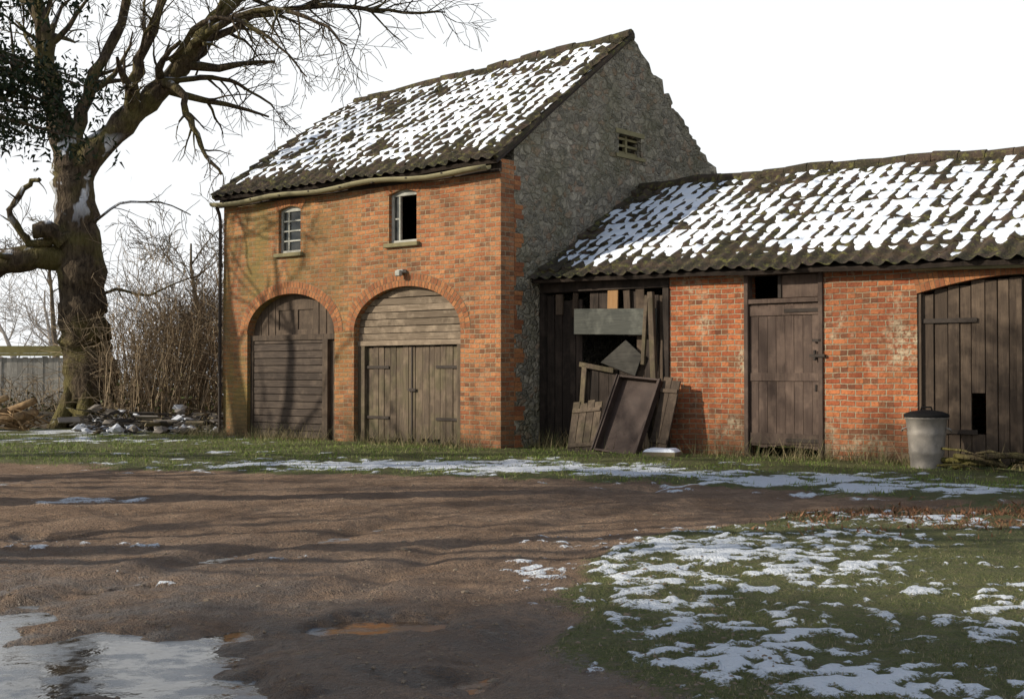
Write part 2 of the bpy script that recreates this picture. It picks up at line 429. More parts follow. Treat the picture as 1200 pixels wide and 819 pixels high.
mb = MB(); mb.box(c+.86, c+1.0, .06, .18, -.02, 1.9); mb.box(c+1.0, c+1.25, .14, .2, -.02, 1.9); mb.box(c-1.26, c-1.18, .08, .2, -.02, 1.9)
mb.build('door_posts', [W_BROWN], house)
mb = MB(); mb.box(c-1.25, c+1.25, .22, .24, -.05, 2.7); mb.box(A2['cx']-1.28, A2['cx']+1.28, .22, .24, -.05, 2.7); mb.build('door_gap_shade', [BLACK], house)  # near-black sheets paint the interior shade behind the doors
mb = MB(); gb = MB(); sb = MB()
for (a, b, z0, z1), k in ((w1, 0), (w2, 1)):
    t = .05; y0, y1 = .07, .14
    mb.box(a, a+t, y0, y1, z0, z1+.02); mb.box(b-t, b, y0, y1, z0, z1+.02); mb.box(a+t, b-t, y0, y1, z0, z0+t)
    mb.prism([(a+t, z1-.03), (b-t, z1-.03)]+[(b-t+(a+2*t-b)*i/6, z1+.02+.05*math.sin(math.pi*i/6)) for i in range(7)], y1-y0, XZ(y0))
    if k == 0:
        for zz in (3.78, 3.97, 4.16): mb.box(a+t, b-t, y0+.012, y1-.012, zz, zz+.028)
        mb.box(a+.20, a+.225, y0+.01, y1-.01, z0+t, z1-.03)
        gb.box(a+t, b-t, .105, .11, z0+t, z1-.03)
    else:
        mb.box(a+.17, a+.205, y0+.01, y1-.01, z0+t, z1-.03)
        mb.box(a+.05, a+.17, y0+.02, y1-.02, 3.98, 4.01)
        gb.box(a+t, a+.17, .105, .11, z0+t, z1-.03)
    sb.box(a-.08, b+.08, -.07, .12, z0-.08, z0-.005)
mb.build('window_frames', [FRAME], house); gb.build('window_glass', [GLASS], house); sb.build('window_sills', [SILL], house, bevel=.01)
mb = MB()
for j in range(3): mb.box(-.14, -.10, gw[0]-.0, gw[1], gw[2]+.03+j*.13, gw[2]+.075+j*.13)
mb.box(-.16, -.09, 3.72, 3.78, gw[2], gw[3]); mb.box(-.1, .03, gw[0]-.1, gw[1]+.1, gw[2]-.07, gw[2]-.003); mb.box(-.1, .012, gw[0]-.1, gw[1]+.1, gw[3]+.003, gw[3]+.09)
mb.build('gable_vent', [SILL], house)
mb = MB(); N = 16; rows = []
for i in range(N+1):
    x = -HW-.12+(HW+.02)*i/N; dz = -.03*math.sin(i*1.1)-.015*math.sin(i*.5)
    rows.append([(x, -.20+.075*math.cos(t), 4.66+dz+.075*math.sin(t)) for t in np.linspace(math.pi*.98, math.pi*2.02, 9)])
vs = [p for r in rows for p in r]; fs = [(i*9+j, i*9+j+1, (i+1)*9+j+1, (i+1)*9+j) for i in range(N) for j in range(8)]
mb.add(vs, fs)
ob = mb.build('gutter', [GUT], house, smooth=True, recalc=False); so = ob.modifiers.new('s', 'SOLIDIFY'); so.thickness = .012
mb = MB(); mb.tube([(-HW-.02, -.18, 4.62), (-HW-.02, -.10, 4.45), (-HW-.02, -.07, 4.3), (-HW-.02, -.07, .1), (-HW-.02, -.16, 0)], .035, 8)
for zz in (1, 2.2, 3.4): mb.tube([(-HW-.02, -.07, zz), (-HW-.02, -.07, zz+.06)], .05, 8)
for i in range(9): mb.box(-HW+.3+i*.84, -HW+.34+i*.84, -.28, .0, 4.62, 4.64)
mb.build('downpipe', [IRON], house)
mb = MB(); mb.box(-HW-.1, .02, -.03, -.001, EZ-.22, EZ-.06); mb.build('eave_board', [W_DARK], house)
def hs_sag(x, s): return .02*np.sin((x+HW)/HW*math.pi)+.015*np.sin(x*2.1+s*3)+.26*np.clip(-x/HW, 0, 1.1)*s*s
def hs_den(x, s):
    return 1.06-1.1*ss(.18, .02, s)-.7*ss(-.9, .05, x)-.4*ss(-6.9, -7.4, x)-.5*ss(.94, 1., s)-.2*ss(.4, .1, s)+.1*ss(-5, -2, x)
pantile_roof('house_roof', house, -HW-.10, .07, (-.22, EZ-.06), (AY, AZ+.05), .245, .31, hs_sag, hs_den, 3, 1.8)
mb = MB(); mb.add([(-HW-.1, GD+.2, EZ-.2), (-.43, GD+.2, EZ-.1), (-.43, AY, AZ+.03), (-HW-.1, AY, AZ-.22)], [(0, 1, 2, 3)])
ob = mb.build('house_roof_back', [TILE], house); so = ob.modifiers.new('s', 'SOLIDIFY'); so.thickness = .06
mb = MB()
mb.tube([(.05, -.2, EZ-.02), (.05, AY, AZ+.04)], .045, 6); mb.tube([(-HW-.09, -.2, EZ-.03), (-HW-.09, 1.76, 6.05), (-HW-.09, AY, AZ-.22)], .045, 6)
mb.build('verge_mortar', [TILE], house)

# =================================================================== BARN
barn = empty('brick_barn', P0, TH)
BY = 1.01; BE = 2.84; BL = 12.5
random.seed(21)
door2 = (6.62, 9.30)
def segarch(x0, x1, z0, z1, rise, n=14):
    return [(x0, z0), (x1, z0)]+[(x1+(x0-x1)*i/n, z1+rise*math.sin(math.pi*i/n)) for i in range(n+1)]
mb = MB(); mb.prism(rect(2.62, BL, -.3, 2.84), .33, XZ(BY), [rect(3.95, 5.23, -.02, 2.78), segarch(*door2, -.02, 2.36, .20)])
mb.build('front_wall', [BB], barn)
mb = MB(); mb.prism([(BY+.33, -.3), (7.1, -.3), (7.1, 2.8), (4.06, 4.62), (BY+.33, 3.0)], .33, YZ(BL)); mb.build('end_wall', [BB], barn)
mb = MB(); mb.box(.05, BL-.34, 6.77, 7.1, -.3, 2.75); mb.build('back_wall', [BB], barn)
mb = MB(); cx = (door2[0]+door2[1])/2
n = 40
for ring in range(2):
    for i in range(n):
        u0, u1 = (i+.06)/n, (i+.94)/n
        def P(u, o):
            x = door2[0]+(door2[1]-door2[0])*u; z = 2.36+.20*math.sin(math.pi*u); sl_ = .20*math.pi*math.cos(math.pi*u)/(door2[1]-door2[0])
            l = math.hypot(1, sl_); return (x-sl_/l*o, z+1/l*o)
        pr = BY-.005-random.random()*.004; q = [P(u0, ring*.115), P(u1, ring*.115), P(u1, ring*.115+.107), P(u0, ring*.115+.107)]
        mb.add([(a, pr, b) for a, b in q]+[(a, BY+.02, b) for a, b in q], [(0, 1, 2, 3), (0, 4, 5, 1), (1, 5, 6, 2), (2, 6, 7, 3), (3, 7, 4, 0)])
        q = [P(i/n, ring*.115), P((i+1)/n, ring*.115), P((i+1)/n, ring*.115+.115), P(i/n, ring*.115+.115)]
        mb.add([(a, BY-.003, b) for a, b in q], [(0, 1, 2, 3)], 1)
mb.build('arch_brickwork', [VS, MORTAR], barn)
mb = MB(); a, b = 3.95, 5.23
mb.box(a, a+.07, BY-.03, BY+.12, -.02, 2.78); mb.box(b-.07, b, BY-.03, BY+.12, -.02, 2.78); mb.box(a+.07, b-.07, BY-.02, BY+.12, 2.72, 2.78); mb.box(a+.07, b-.07, BY-.02, BY+.1, 2.30, 2.37)
mb.build('stable_door_frame', [W_PURP], barn, bevel=.006)
mb = MB(); x = a+.08
while x < b-.09:
    w = min(.145, b-.08-x); mb.box(x, x+w-.003, BY+.02+random.uniform(-.002, .002), BY+.06, .18+random.uniform(-.04, .02), 2.29); x += w
mb.box(a+.08, b-.08, BY+.003, BY+.018, .22, .38); mb.box(a+.08, b-.08, BY+.003, BY+.018, 2.12, 2.26); mb.box(a+.08, b-.08, BY+.006, BY+.018, 1.15, 1.27)
mb.box(a+.6, b-.08, BY+.03, BY+.05, 2.38, 2.71)
mb.build('stable_door', [W_PURP], barn, bevel=.003)
mb = MB()
mb.box(a+.55, a+.6, BY+.01, BY+.06, 2.38, 2.71)
mb.box(b-.62, b-.02, BY-.012, BY+.002, 2.16, 2.21); mb.box(b-.6, b-.02, BY-.012, BY+.002, .26, .31); mb.box(b-.2, b+.04, BY-.05, BY-.01, 1.5, 1.54)
mb.tube([(b-.12, BY-.03, 1.45), (b-.12, BY-.03, 1.6)], .025, 8); mb.box(b-.16, b-.02, BY-.03, BY-.005, 1.72, 1.76)
mb.tube([(b-.1, BY-.03, 1.1), (b-.1, BY-.04, 1.0)], .02, 6)
mb.build('door_ironwork', [IRON], barn)
mb = MB(); x = door2[0]+.02; mid = (door2[0]+door2[1])/2
while x < door2[1]-.03:
    w = min(random.uniform(.15, .2), door2[1]-.02-x); zt = 2.36+.20*math.sin(math.pi*(x+w/2-door2[0])/(door2[1]-door2[0]))-.01
    zb = random.uniform(.04, .14)
    if 7.3 < x < 7.45:
        mb.box(x, x+w-.012, BY+.08, BY+.12, 1.0, zt); mb.box(x, x+w-.012, BY+.08, BY+.12, zb, .45)
    else: mb.box(x, x+w-.012, BY+.08+random.uniform(-.012, .012), BY+.12, zb, zt-random.uniform(0, .04))
    x += w
mb.box(mid-.02, mid+.05, BY+.05, BY+.067, .05, 2.5)
mb.box(door2[0]+.0, door2[0]+.05, BY+.02, BY+.13, 0, 2.36)
mb.build('plank_barn_door', [W_BROWN], barn, bevel=.003)
mb = MB()
for zz in (.45, 1.95): mb.box(door2[0]+.05, door2[0]+.8, BY+.05, BY+.066, zz, zz+.06)
mb.build('barn_door_hinges', [IRON], barn)
mb = MB(); mb.box(.03, 2.61, BY-.02, BY+.2, 2.62, 2.80); mb.box(2.50, 2.62, BY-.03, BY+.2, -.02, 2.61); mb.box(.02, .12, BY-.02, BY+.15, -.02, 2.61)
mb.build('timber_frame', [W_DARK], barn, bevel=.008)
mb = MB(); mb.tube([(6.6, BY-.12, 2.70), (8.5, BY-.12, 2.66), (BL, BY-.12, 2.6)], .045, 8); mb.build('gutter_pipe', [GUT], barn, smooth=True)
mb = MB(); x = .14
while x < 2.48:
    w = min(random.uniform(.12, .2), 2.49-x); zt = 2.6; zb = random.uniform(0, .1)
    y = BY+.06+random.uniform(-.015, .015)
    if .95 < x+w/2 < 1.95:
        mb.box(x, x+w-.014, y, y+.03, zb, 1.40+random.uniform(-.2, .1), random.choice([0, 1]))
        if random.random() < .6: mb.box(x, x+w-.014, y, y+.03, 1.95+random.uniform(-.1, .1), zt, 0)
    else: mb.box(x, x+w-.014, y, y+.03, zb, zt-random.uniform(0, .15), 0 if x < .95 else random.choice([0, 1]))
    x += w
mb.build('decayed_planks', [W_DARK, W_BROWN], barn)
mb = MB()
def plank(mb, cx, cz, w, h, ang, y, t=.03, mi=0, lean=0):
    R = Matrix.Translation((cx, y, cz)) @ Matrix.Rotation(lean, 4, 'X') @ Matrix.Rotation(ang, 4, 'Y')
    mb.box(-w/2, w/2, -t/2, t/2, -h/2, h/2, mi, R)
plank(mb, 1.60, 2.10, 1.62, .42, math.radians(1.5), BY-.06)
mb.prism([(1.30, 1.44), (1.98, 1.22), (2.12, 1.55), (1.80, 1.80)], .03, XZ(BY-.03), mi=1)
mb.build('loose_boards', [W_PANEL, W_PANELD], barn, bevel=.004)
mb = MB(); plank(mb, 1.52, 2.46, .20, .34, .03, BY+.02); plank(mb, 1.80, 2.42, .12, .36, -.05, BY+.02, mi=1); plank(mb, 2.05, 2.45, .16, .36, -.02, BY+.025, mi=1); plank(mb, .75, 2.4, .10, .4, .06, BY+.025, mi=1); plank(mb, .42, 2.42, .14, .34, .0, BY+.025, mi=1)
mb.build('upper_planks', [W_ORANGE, W_BROWN], barn)
mb = MB(); plank(mb, 2.40, 1.30, .10, 2.5, math.radians(-2.5), BY-.12, .07); plank(mb, 2.22, 1.95, .07, 1.1, math.radians(4), BY-.1, .05)
plank(mb, 1.20, 1.36, .7, .08, math.radians(9), BY-.0, .03); plank(mb, .9, .7, .10, 1.4, math.radians(5), BY, .03)
mb.build('propped_posts', [W_GREY], barn, bevel=.006)
def b_sag(x, s): return .11*ss(0, 9, x)+.03*np.sin(x*.9+1)*np.sin(s*2.5)+.015*np.sin(x*3.1)
def b_den(x, s): return .98-1.2*ss(.24, .03, s)-.2*ss(9, 12, x)+.12*np.sin(x*1.3)-.45*ss(.85, 1, s)-.4*ss(.8, 0, x)
pantile_roof('barn_roof', barn, .03, BL+.1, (.72, BE-.02), (4.06, 4.74), .25, .33, b_sag, b_den, 8, 1.4)
mb = MB(); mb.add([(.02, 7.35, 2.7), (BL+.1, 7.35, 2.6), (BL+.1, 4.06, 4.62), (.02, 4.06, 4.70)], [(0, 1, 2, 3)])
ob = mb.build('barn_roof_back', [TILE], barn); so = ob.modifiers.new('s', 'SOLIDIFY'); so.thickness = .06

# =================================================================== LOOSE OBJECTS
METAL = plain('dull_galvanised', (.30, .27, .235), .6, .6, 7, .25)
RUST = plain('rusty_sheet', (.060, .040, .032), .7, .6, 5, .2)
def place_local(name, lx, ly, rz=0, z=0):
    w = L2W(lx, ly); return empty(name, (w[0], w[1], z), TH+rz)
e = place_local('dustbin', 6.98, .42, .3)
mb = MB(); prof = [(.0, 0), (.19, 0), (.205, .02), (.20, .04), (.215, .2), (.225, .22), (.22, .25), (.237, .45), (.245, .47), (.24, .5), (.258, .66), (.275, .67), (.275, .70), (.25, .70), (.245, .64), (0., .60)]
S = 48
def lathe(mb, prof, S, flute=0, mi=0):
    vs = []
    for i in range(S):
        a = 2*math.pi*i/S
        for r, z in prof:
            rr = r*(1+(flute*(i % 2) if r > .1 else 0)); vs.append((rr*math.cos(a), rr*math.sin(a), z))
    n = len(prof); fs = [(i*n+j, ((i+1) % S)*n+j, ((i+1) % S)*n+j+1, i*n+j+1) for i in range(S) for j in range(n-1)]
    mb.add(vs, fs, mi)
lathe(mb, prof, S, .02); mb.build('bin_body', [METAL], e, smooth=True)
mb = MB(); lathe(mb, [(.285, .69), (.29, .705), (.285, .73), (.2, .765), (.05, .785), (0., .785)], 32)
mb.tube([(-.07, 0, .78), (-.06, 0, .82), (.06, 0, .82), (.07, 0, .78)], .012, 6); mb.build('lid', [BLACK], e, smooth=True)
mb = MB()
for sg in (-1, 1): mb.tube([(sg*.255, -.07, .55), (sg*.30, -.06, .53), (sg*.31, 0, .50), (sg*.30, .06, .53), (sg*.255, .07, .55)], .010, 6)
mb.build('handles', [METAL], e)
e = place_local('metal_trough', 2.10, .28, 0)
ln = Matrix.Rotation(-math.atan2(.55, 1.2), 4, 'X') @ Matrix.Rotation(math.radians(5), 4, 'Y')
mb = MB(); W2, H2 = .40, 1.30
mb.box(-W2, W2, .03, .045, 0, H2, 0, ln)
for a, b, c, d in ((-W2, -W2+.035, 0, H2), (W2-.035, W2, 0, H2), (-W2+.036, W2-.036, 0, .035), (-W2+.036, W2-.036, H2-.035, H2)): mb.box(a, b, -.09, .029, c, d, 0, ln)
mb.box(-W2-.03, -W2-.002, -.11, -.075, 0, H2, 0, ln); mb.box(W2+.002, W2+.03, -.11, -.075, 0, H2, 0, ln)
mb.build('tray', [RUST], e, bevel=.004)
e = place_local('wooden_panel', 1.38, .34, .08)
ln = Matrix.Rotation(-math.atan2(.4, .9), 4, 'X') @ Matrix.Rotation(math.radians(-6), 4, 'Y')
mb = MB()
for k in range(4): mb.box(-.27+k*.137, -.27+k*.137+.13, 0, .025, random.uniform(0, .02), .92-random.uniform(0, .06), 0, ln)
mb.box(-.26, .26, -.02, -.002, .1, .17, 0, ln); mb.box(-.26, .26, -.02, -.002, .7, .77, 0, ln); mb.build('boards', [W_GREY], e, bevel=.004)
e = place_local('wooden_panel', 2.72, .45, -.1)
ln = Matrix.Rotation(-math.atan2(.35, 1.25), 4, 'X') @ Matrix.Rotation(math.radians(3), 4, 'Y')
mb = MB()
for k in range(2): mb.box(-.17+k*.17, -.005+k*.17, 0, .025, 0, 1.25-.05*k, 0, ln)
mb.box(-.17, .165, -.025, -.002, .2, .26, 0, ln); mb.box(-.17, .165, -.025, -.002, 1.0, 1.06, 0, ln); mb.build('boards', [W_BROWN], e, bevel=.004)
e = place_local('snow_covered_slab', 3.05, .12, .3, .0)
mb = MB(); mb.box(-.26, .26, -.18, .18, .02, .10); mb.build('slab', [MORTAR], e, bevel=.015)
mb = MB()
N = 14; vs = []
for i in range(N+1):
    for j in range(N+1):
        u, v = i/N*2-1, j/N*2-1; ed = max(0, 1-max(abs(u), abs(v))**6)
        vs.append((u*.25, v*.17, .098+ed*(.05+.02*mn.noise(Vector((u*2, v*2, 1))))))
mb.add(vs, [(i*(N+1)+j, (i+1)*(N+1)+j, (i+1)*(N+1)+j+1, i*(N+1)+j+1) for i in range(N) for j in range(N)]); mb.build('snow_cap', [SNOW], e, smooth=True)

# =================================================================== GROUND
def poly_sd(px, py, poly):
    d = np.full(px.shape, 1e9); ins = np.zeros(px.shape, bool); n = len(poly)
    for i in range(n):
        ax, ay = poly[i]; bx, by = poly[(i+1) % n]; ex, ey = bx-ax, by-ay
        t = np.clip(((px-ax)*ex+(py-ay)*ey)/(ex*ex+ey*ey), 0, 1)
        d = np.minimum(d, np.hypot(px-ax-t*ex, py-ay-t*ey))
        c = ((ay > py) != (by > py)) & (px < (bx-ax)*(py-ay)/(by-ay+1e-12)+ax); ins ^= c
    return np.where(ins, d, -d)
TRACK = [(-60, 24), (-7.2, 18), (-3.4, 16.2), (-.4, 15.4), (1.9, 14.2), (3.2, 13.3), (5.5, 12.6), (5.4, 12.1), (3.6, 12.0), (2.5, 11.3), (.75, 8.9), (.25, 7.24), (.3, 5.9), (.6, 5), (1.2, 2), (1.5, -15), (-60, -15)]
SN = [(-1.5, 17.3, 2.8, .9, .9), (.4, 16.4, 1.9, .7, .98), (1.7, 15.7, 1.1, .5, .85), (3.4, 14.7, 1.8, .9, .85), (4.6, 13.8, 1.6, .8, .8), (6, 13.2, 1.5, .5, .6), (-5, 19.8, 1.5, .5, .5),
      (1.45, 9.0, .9, .8, .80), (.95, 7.9, .6, .7, .72), (1.9, 8.2, .7, .8, .55), (.85, 6.8, .5, .6, .50), (2.4, 9.6, .9, .6, .60), (1.05, 5.45, .45, .35, .60), (1.6, 5.1, .7, .3, .66), (1.3, 6.1, .5, .4, .50), (2.6, 7.0, .8, 1.2, .38),
      (-7.6, 24, 3., 1.2, .5), (3.6, 10.8, .9, .5, .5), (-3.2, 9.5, .5, .2, .35), (-4.5, 12.6, .7, .25, .5), (.2, 8.2, .3, .6, .5), (-9, 27.5, 3, 1.5, .65), (-2.2, 8.0, .40, .18, .6), (-1.65, 8.75, .22, .12, .55)]
PU = [(-1.95, 5.75, .85, .85, .075), (-2.75, 6.5, .45, .7, .06), (-1.35, 5.2, .5, .5, .05), (-1.2, 6.3, .5, .3, .035), (-2.3, 7.7, .30, .12, .05), (-.70, 6.55, .34, .42, .085), (-6.2, 15.0, .8, .5, .06), (-2.9, 7.2, .3, .2, .05), (-3.9, 9.9, .6, .25, .055), (-.35, 5.4, .3, .25, .035)]
def fields(x, y):
    w = (fbm(x*1.3, y*1.3, 4, 2)-.5)*1.3*np.clip(y/14, .35, 1)
    dirt = ss(-.25, .3, poly_sd(x, y, TRACK)+w)
    D = np.zeros(x.shape)
    for cx, cy, rx, ry, a in SN:
        D = np.maximum(D, a*np.exp(-(((x-cx)/rx)**2+((y-cy)/ry)**2)**1.1))
    far = .62*ss(33, 45, y)
    D = np.maximum(D, far)
    F = np.where(y > 12, fbm(x*3.4, y*4.6, 5, 5), fbm(x*12, y*12, 2, 6)*.68+.32*fbm(x*3.2, y*3.6, 2, 8))
    sn = D*.98+(F-.5)*2.3*(D > .03)-.0
    sn = np.where(dirt > .5, sn-.08, sn)
    pud = np.zeros(x.shape); wx = x+(fbm(x*3.5, y*3.5, 4, 9)-.5)*.7; wy = y+(fbm(x*3.5, y*3.5, 4, 12)-.5)*.7
    for cx, cy, rx, ry, a in PU: pud = np.maximum(pud, a*(1-ss(.3, 1.25, np.hypot((wx-cx)/rx, (wy-cy)/ry))))
    wet = np.clip(np.maximum(pud/.05, ss(2.6, -1.0, x+(y-6)*.35+(fbm(x, y, 3, 15)-.5)*4)*ss(11.5, 6.5, y)), 0, 1)
    leaf = ss(.35, .6, fbm(x*.9, y*.9, 3, 30))*np.exp(-(((x-4.2)/1.6)**2+((y-11.2)/.8)**2))*1.3
    z = (fbm(x*.35, y*.35, 3, 40)-.5)*.05*np.clip(y/10, .3, 1)+(fbm(x*2.2, y*2.2, 4, 41)-.5)*.045+(fbm(x*9, y*9, 3, 42)-.5)*.028
    near = np.clip((30-y)/10, 0, 1)
    rr = np.hypot(x-7.5, (y-4.2)*.86)+(fbm(x*.8, y*.8, 2, 50)-.5)*.5
    rut = 0
    for R0 in (7.6, 9.1, 10.4): rut = rut-.028*np.exp(-((rr-R0)/.16)**2)+.014*np.exp(-((rr-R0-.3)/.14)**2)
    rut = rut*dirt*(.5+fbm(x*1.5, y*1.5, 2, 51))
    z = (z+rut)*near - pud + .03*(1-dirt)*near
    z = z+.016*ss(.42, .62, sn)*near
    return dirt, sn, wet, leaf, z, pud
def lines(segs):
    out = []
    for a, b, st in segs: out += list(np.arange(a, b, st))
    return out
xs = [-600, -300, -150, -80, -50, -35, -25, -20]+lines([(-17, -9, .35), (-9, -4, .08), (-4, 4.5, .033), (4.5, 9, .08), (9, 14, .3)])+[14, 18, 25, 40, 80, 160, 300, 600]
ys = [-60, -20, -8, 0, 2.5]+lines([(3.6, 4.6, .1), (4.6, 8.5, .024), (8.5, 12, .04), (12, 19, .06), (19, 32, .2), (32, 45, 1.)])+[45, 50, 60, 80, 110, 150, 220, 350, 600, 1000]
X, Y = np.meshgrid(np.array(xs), np.array(ys), indexing='ij')
dirt, sn, wet, leaf, Z, pud = fields(X, Y)
co = np.stack([X, Y, Z], -1).reshape(-1, 3); nx, ny = X.shape
idx = np.arange(nx*ny).reshape(nx, ny)
q = np.stack([idx[:-1, :-1], idx[1:, :-1], idx[1:, 1:], idx[:-1, 1:]], -1).reshape(-1, 4)
me = bpy.data.meshes.new('ground'); me.vertices.add(len(co)); me.vertices.foreach_set('co', co.ravel())
me.loops.add(q.size); me.loops.foreach_set('vertex_index', q.ravel().astype(np.int32))
me.polygons.add(len(q)); me.polygons.foreach_set('loop_start', (np.arange(len(q))*4).astype(np.int32)); me.polygons.foreach_set('loop_total', np.full(len(q), 4, np.int32))
me.update(calc_edges=True); me.polygons.foreach_set('use_smooth', [True]*len(q))
for nm, arr in (('dirt', dirt), ('snow', sn), ('wet', wet), ('leaf', leaf)):
    at = me.attributes.new(nm, 'FLOAT', 'POINT'); at.data.foreach_set('value', arr.ravel().astype(np.float32))
m = M('ground_surface', .9, .3)
n14 = m.noise(14, 3, .75); n45 = m.noise(50, 3, .75); n2 = m.noise(1.4, 3, .6)
g = m.mix(n2, (.085, .10, .03), (.15, .155, .05))
g = m.mix(m.mr(n14, .44, .66, 0, .65), g, (.17, .14, .075))
g = m.mix(m.mr(n45, .45, .7, 0, .7), g, (.05, .05, .024))
g = m.mix(m.mr(m.attr('leaf'), .2, .7, 0, .7), g, (.17, .08, .045))
d = m.mix(m.mr(n2, .35, .65), (.21, .13, .078), (.36, .24, .155))
d = m.mix(m.mr(n14, .42, .68, 0, .65), d, (.135, .088, .056))
d = m.mix(m.mr(n45, .5, .72, 0, .6), d, (.10, .068, .045))
wt = m.attr('wet'); wtn = m.math('MULTIPLY', wt, m.mr(m.noise(2.5, 3, .7), .34, .6, .25, 1))
d = m.mix(m.math('MULTIPLY', wtn, .75), d, (.058, .048, .040))
dm = m.mr(m.math('ADD', m.attr('dirt'), m.math('MULTIPLY', m.math('SUBTRACT', n14, .5), 1.1)), .35, .65)
c = m.mix(dm, g, d)
sv = m.math('ADD', m.attr('snow'), m.math('MULTIPLY', m.math('SUBTRACT', n45, .5), .85))
sm = m.mr(sv, .46, .62)
c = m.mix(sm, c, (.82, .85, .89))
m.col(c)
ro = m.math('SUBTRACT', .92, m.math('MULTIPLY', m.math('MULTIPLY', wtn, dm), .64))
ro = m.math('MAXIMUM', ro, m.math('MULTIPLY', sm, .7)); m.setin(m.b.inputs['Roughness'], ro)
h = m.math('ADD', n45, m.math('MULTIPLY', n14, 1.4))
m.bump(h, 1., .04)
me.materials.append(m.mat)
ob = bpy.data.objects.new('ground', me); scene.collection.objects.link(ob)
# puddles
m = M('puddle_water', .05, .6)
ice = m.mr(m.noise(4, 3, .7), .42, .58)
xx, yy, _z = m.sep()[0:3]
c = m.mix(ice, (.05, .04, .03), (.19, .20, .21))
c = m.mix(m.mr(xx, -1.0, -.85), c, (.10, .058, .032)); m.col(c); m.setin(m.b.inputs['Roughness'], m.mr(ice, 0, 1, .04, .28)); m.b.inputs['IOR'].default_value = 1.4
m.bump(m.noise(9, 3), .25, .012)
mb = MB(); mb.add([(-9, 3, -.045), (.2, 3, -.045), (.2, 17.2, -.045), (-9, 17.2, -.045)], [(0, 1, 2, 3)]); mb.build('puddle_water', [m.mat])

def tris_obj(name, v, mat):
    n = len(v); me = bpy.data.meshes.new(name); me.vertices.add(n*3); me.vertices.foreach_set('co', v.ravel())
    me.loops.add(n*3); me.loops.foreach_set('vertex_index', np.arange(n*3, dtype=np.int32)); me.polygons.add(n)
    me.polygons.foreach_set('loop_start', (np.arange(n)*3).astype(np.int32)); me.polygons.foreach_set('loop_total', np.full(n, 3, np.int32))
    me.update(calc_edges=True); me.materials.append(mat)
    ob = bpy.data.objects.new(name, me); scene.collection.objects.link(ob); return ob
def blades(name, N, sampler, h0, h1, wd, mat, bend=.8, snmax=.62):
    rng = np.random.RandomState(len(name)*7)
    x, y = sampler(rng, N); dirt, sn, wet, leaf, z, pud = fields(x, y)
    keep = (dirt < rng.rand(len(x))*.8) & (sn < snmax) & (fbm(x*2.5, y*2.5, 3, 60) > .3+.35*rng.rand(len(x)))
    x, y, z = x[keep], y[keep], z[keep]; n = len(x)
    a = rng.rand(n)*6.283; h = h0+(h1-h0)*rng.rand(n)**2; b = rng.rand(n)*6.283; k = rng.rand(n)*bend*h
    w = wd*(.6+rng.rand(n)*.8); dx, dy = np.cos(a)*w, np.sin(a)*w
    v = np.empty((n, 3, 3)); v[:, 0] = np.stack([x-dx, y-dy, z-.006], -1); v[:, 1] = np.stack([x+dx, y+dy, z-.006], -1)
    v[:, 2] = np.stack([x+np.cos(b)*k, y+np.sin(b)*k, z+h], -1)
    return tris_obj(name, v, mat)
def blade_mat(name, a, b, c):
    m = M(name, .7, .2); r = m.island(); cc = m.mix(r, a, b); cc = m.mix(m.mr(r, .6, .9), cc, c); m.col(cc); return m.mat
GR = blade_mat('grass_blade', (.07, .09, .03), (.14, .155, .055), (.30, .25, .15))
GV = blade_mat('sunlit_verge_blade', (.11, .17, .03), (.20, .25, .05), (.26, .25, .10))  # sunlit yellow-green of the verge put into the blade colour
GS = blade_mat('straw_blade', (.20, .16, .08), (.30, .24, .13), (.10, .12, .04))
RL = blade_mat('dead_leaf', (.19, .09, .05), (.26, .14, .07), (.10, .06, .035))
def near_s(rng, N):
    y = 4.8+(12.6-4.8)*rng.rand(N)**1.3; x = -.1+rng.rand(N)*(y*.42+.3); return x, y
def strip_s(rng, N):
    y = 13+rng.rand(N)*13; x = -11+rng.rand(N)*19; return x, y
blades('lawn_grass', 120000, near_s, .005, .024, .0024, GR, 1.6, .5)
blades('verge_grass', 110000, strip_s, .015, .065, .006, GV, 1.2)
def wall_s(rng, N):
    t = rng.rand(N); lx = np.where(t < .42, -HW-1+rng.rand(N)*(HW+1), 0+rng.rand(N)*10)
    ly = np.where(t < .42, -.05-rng.rand(N)**2*.6, BY-.08-rng.rand(N)**2*.6)
    return P0.x+RX[0]*lx+RY[0]*ly, P0.y+RX[1]*lx+RY[1]*ly
blades('dry_wall_weeds', 8000, wall_s, .05, .40, .004, GS, 1.2)
def leaf_s(rng, N):
    x = 4.0+rng.randn(N)*1.2; y = 11.2+rng.randn(N)*.6; return x, y
blades('bracken_patch', 7000, leaf_s, .01, .06, .011, RL, 2.)

random.seed(3); mb = MB()
ico = [(0, 0, 1), (.9, 0, .4), (.28, .85, .4), (-.72, .53, .4), (-.72, -.53, .4), (.28, -.85, .4), (.72, .53, -.4), (-.28, .85, -.4), (-.9, 0, -.4), (-.28, -.85, -.4), (.72, -.53, -.4), (0, 0, -1)]
icf = [(0, 1, 2), (0, 2, 3), (0, 3, 4), (0, 4, 5), (0, 5, 1), (1, 6, 2), (2, 7, 3), (3, 8, 4), (4, 9, 5), (5, 10, 1), (6, 7, 2), (7, 8, 3), (8, 9, 4), (9, 10, 5), (10, 6, 1), (11, 7, 6), (11, 8, 7), (11, 9, 8), (11, 10, 9), (11, 6, 10)]
sx, sy = [], []
for i in range(1800):
    y = 4.9+12*random.random()**1.6; sx.append(random.uniform(-.42*y, .1*y+.6)); sy.append(y)
_, _, _, _, sz, _ = fields(np.array(sx), np.array(sy))
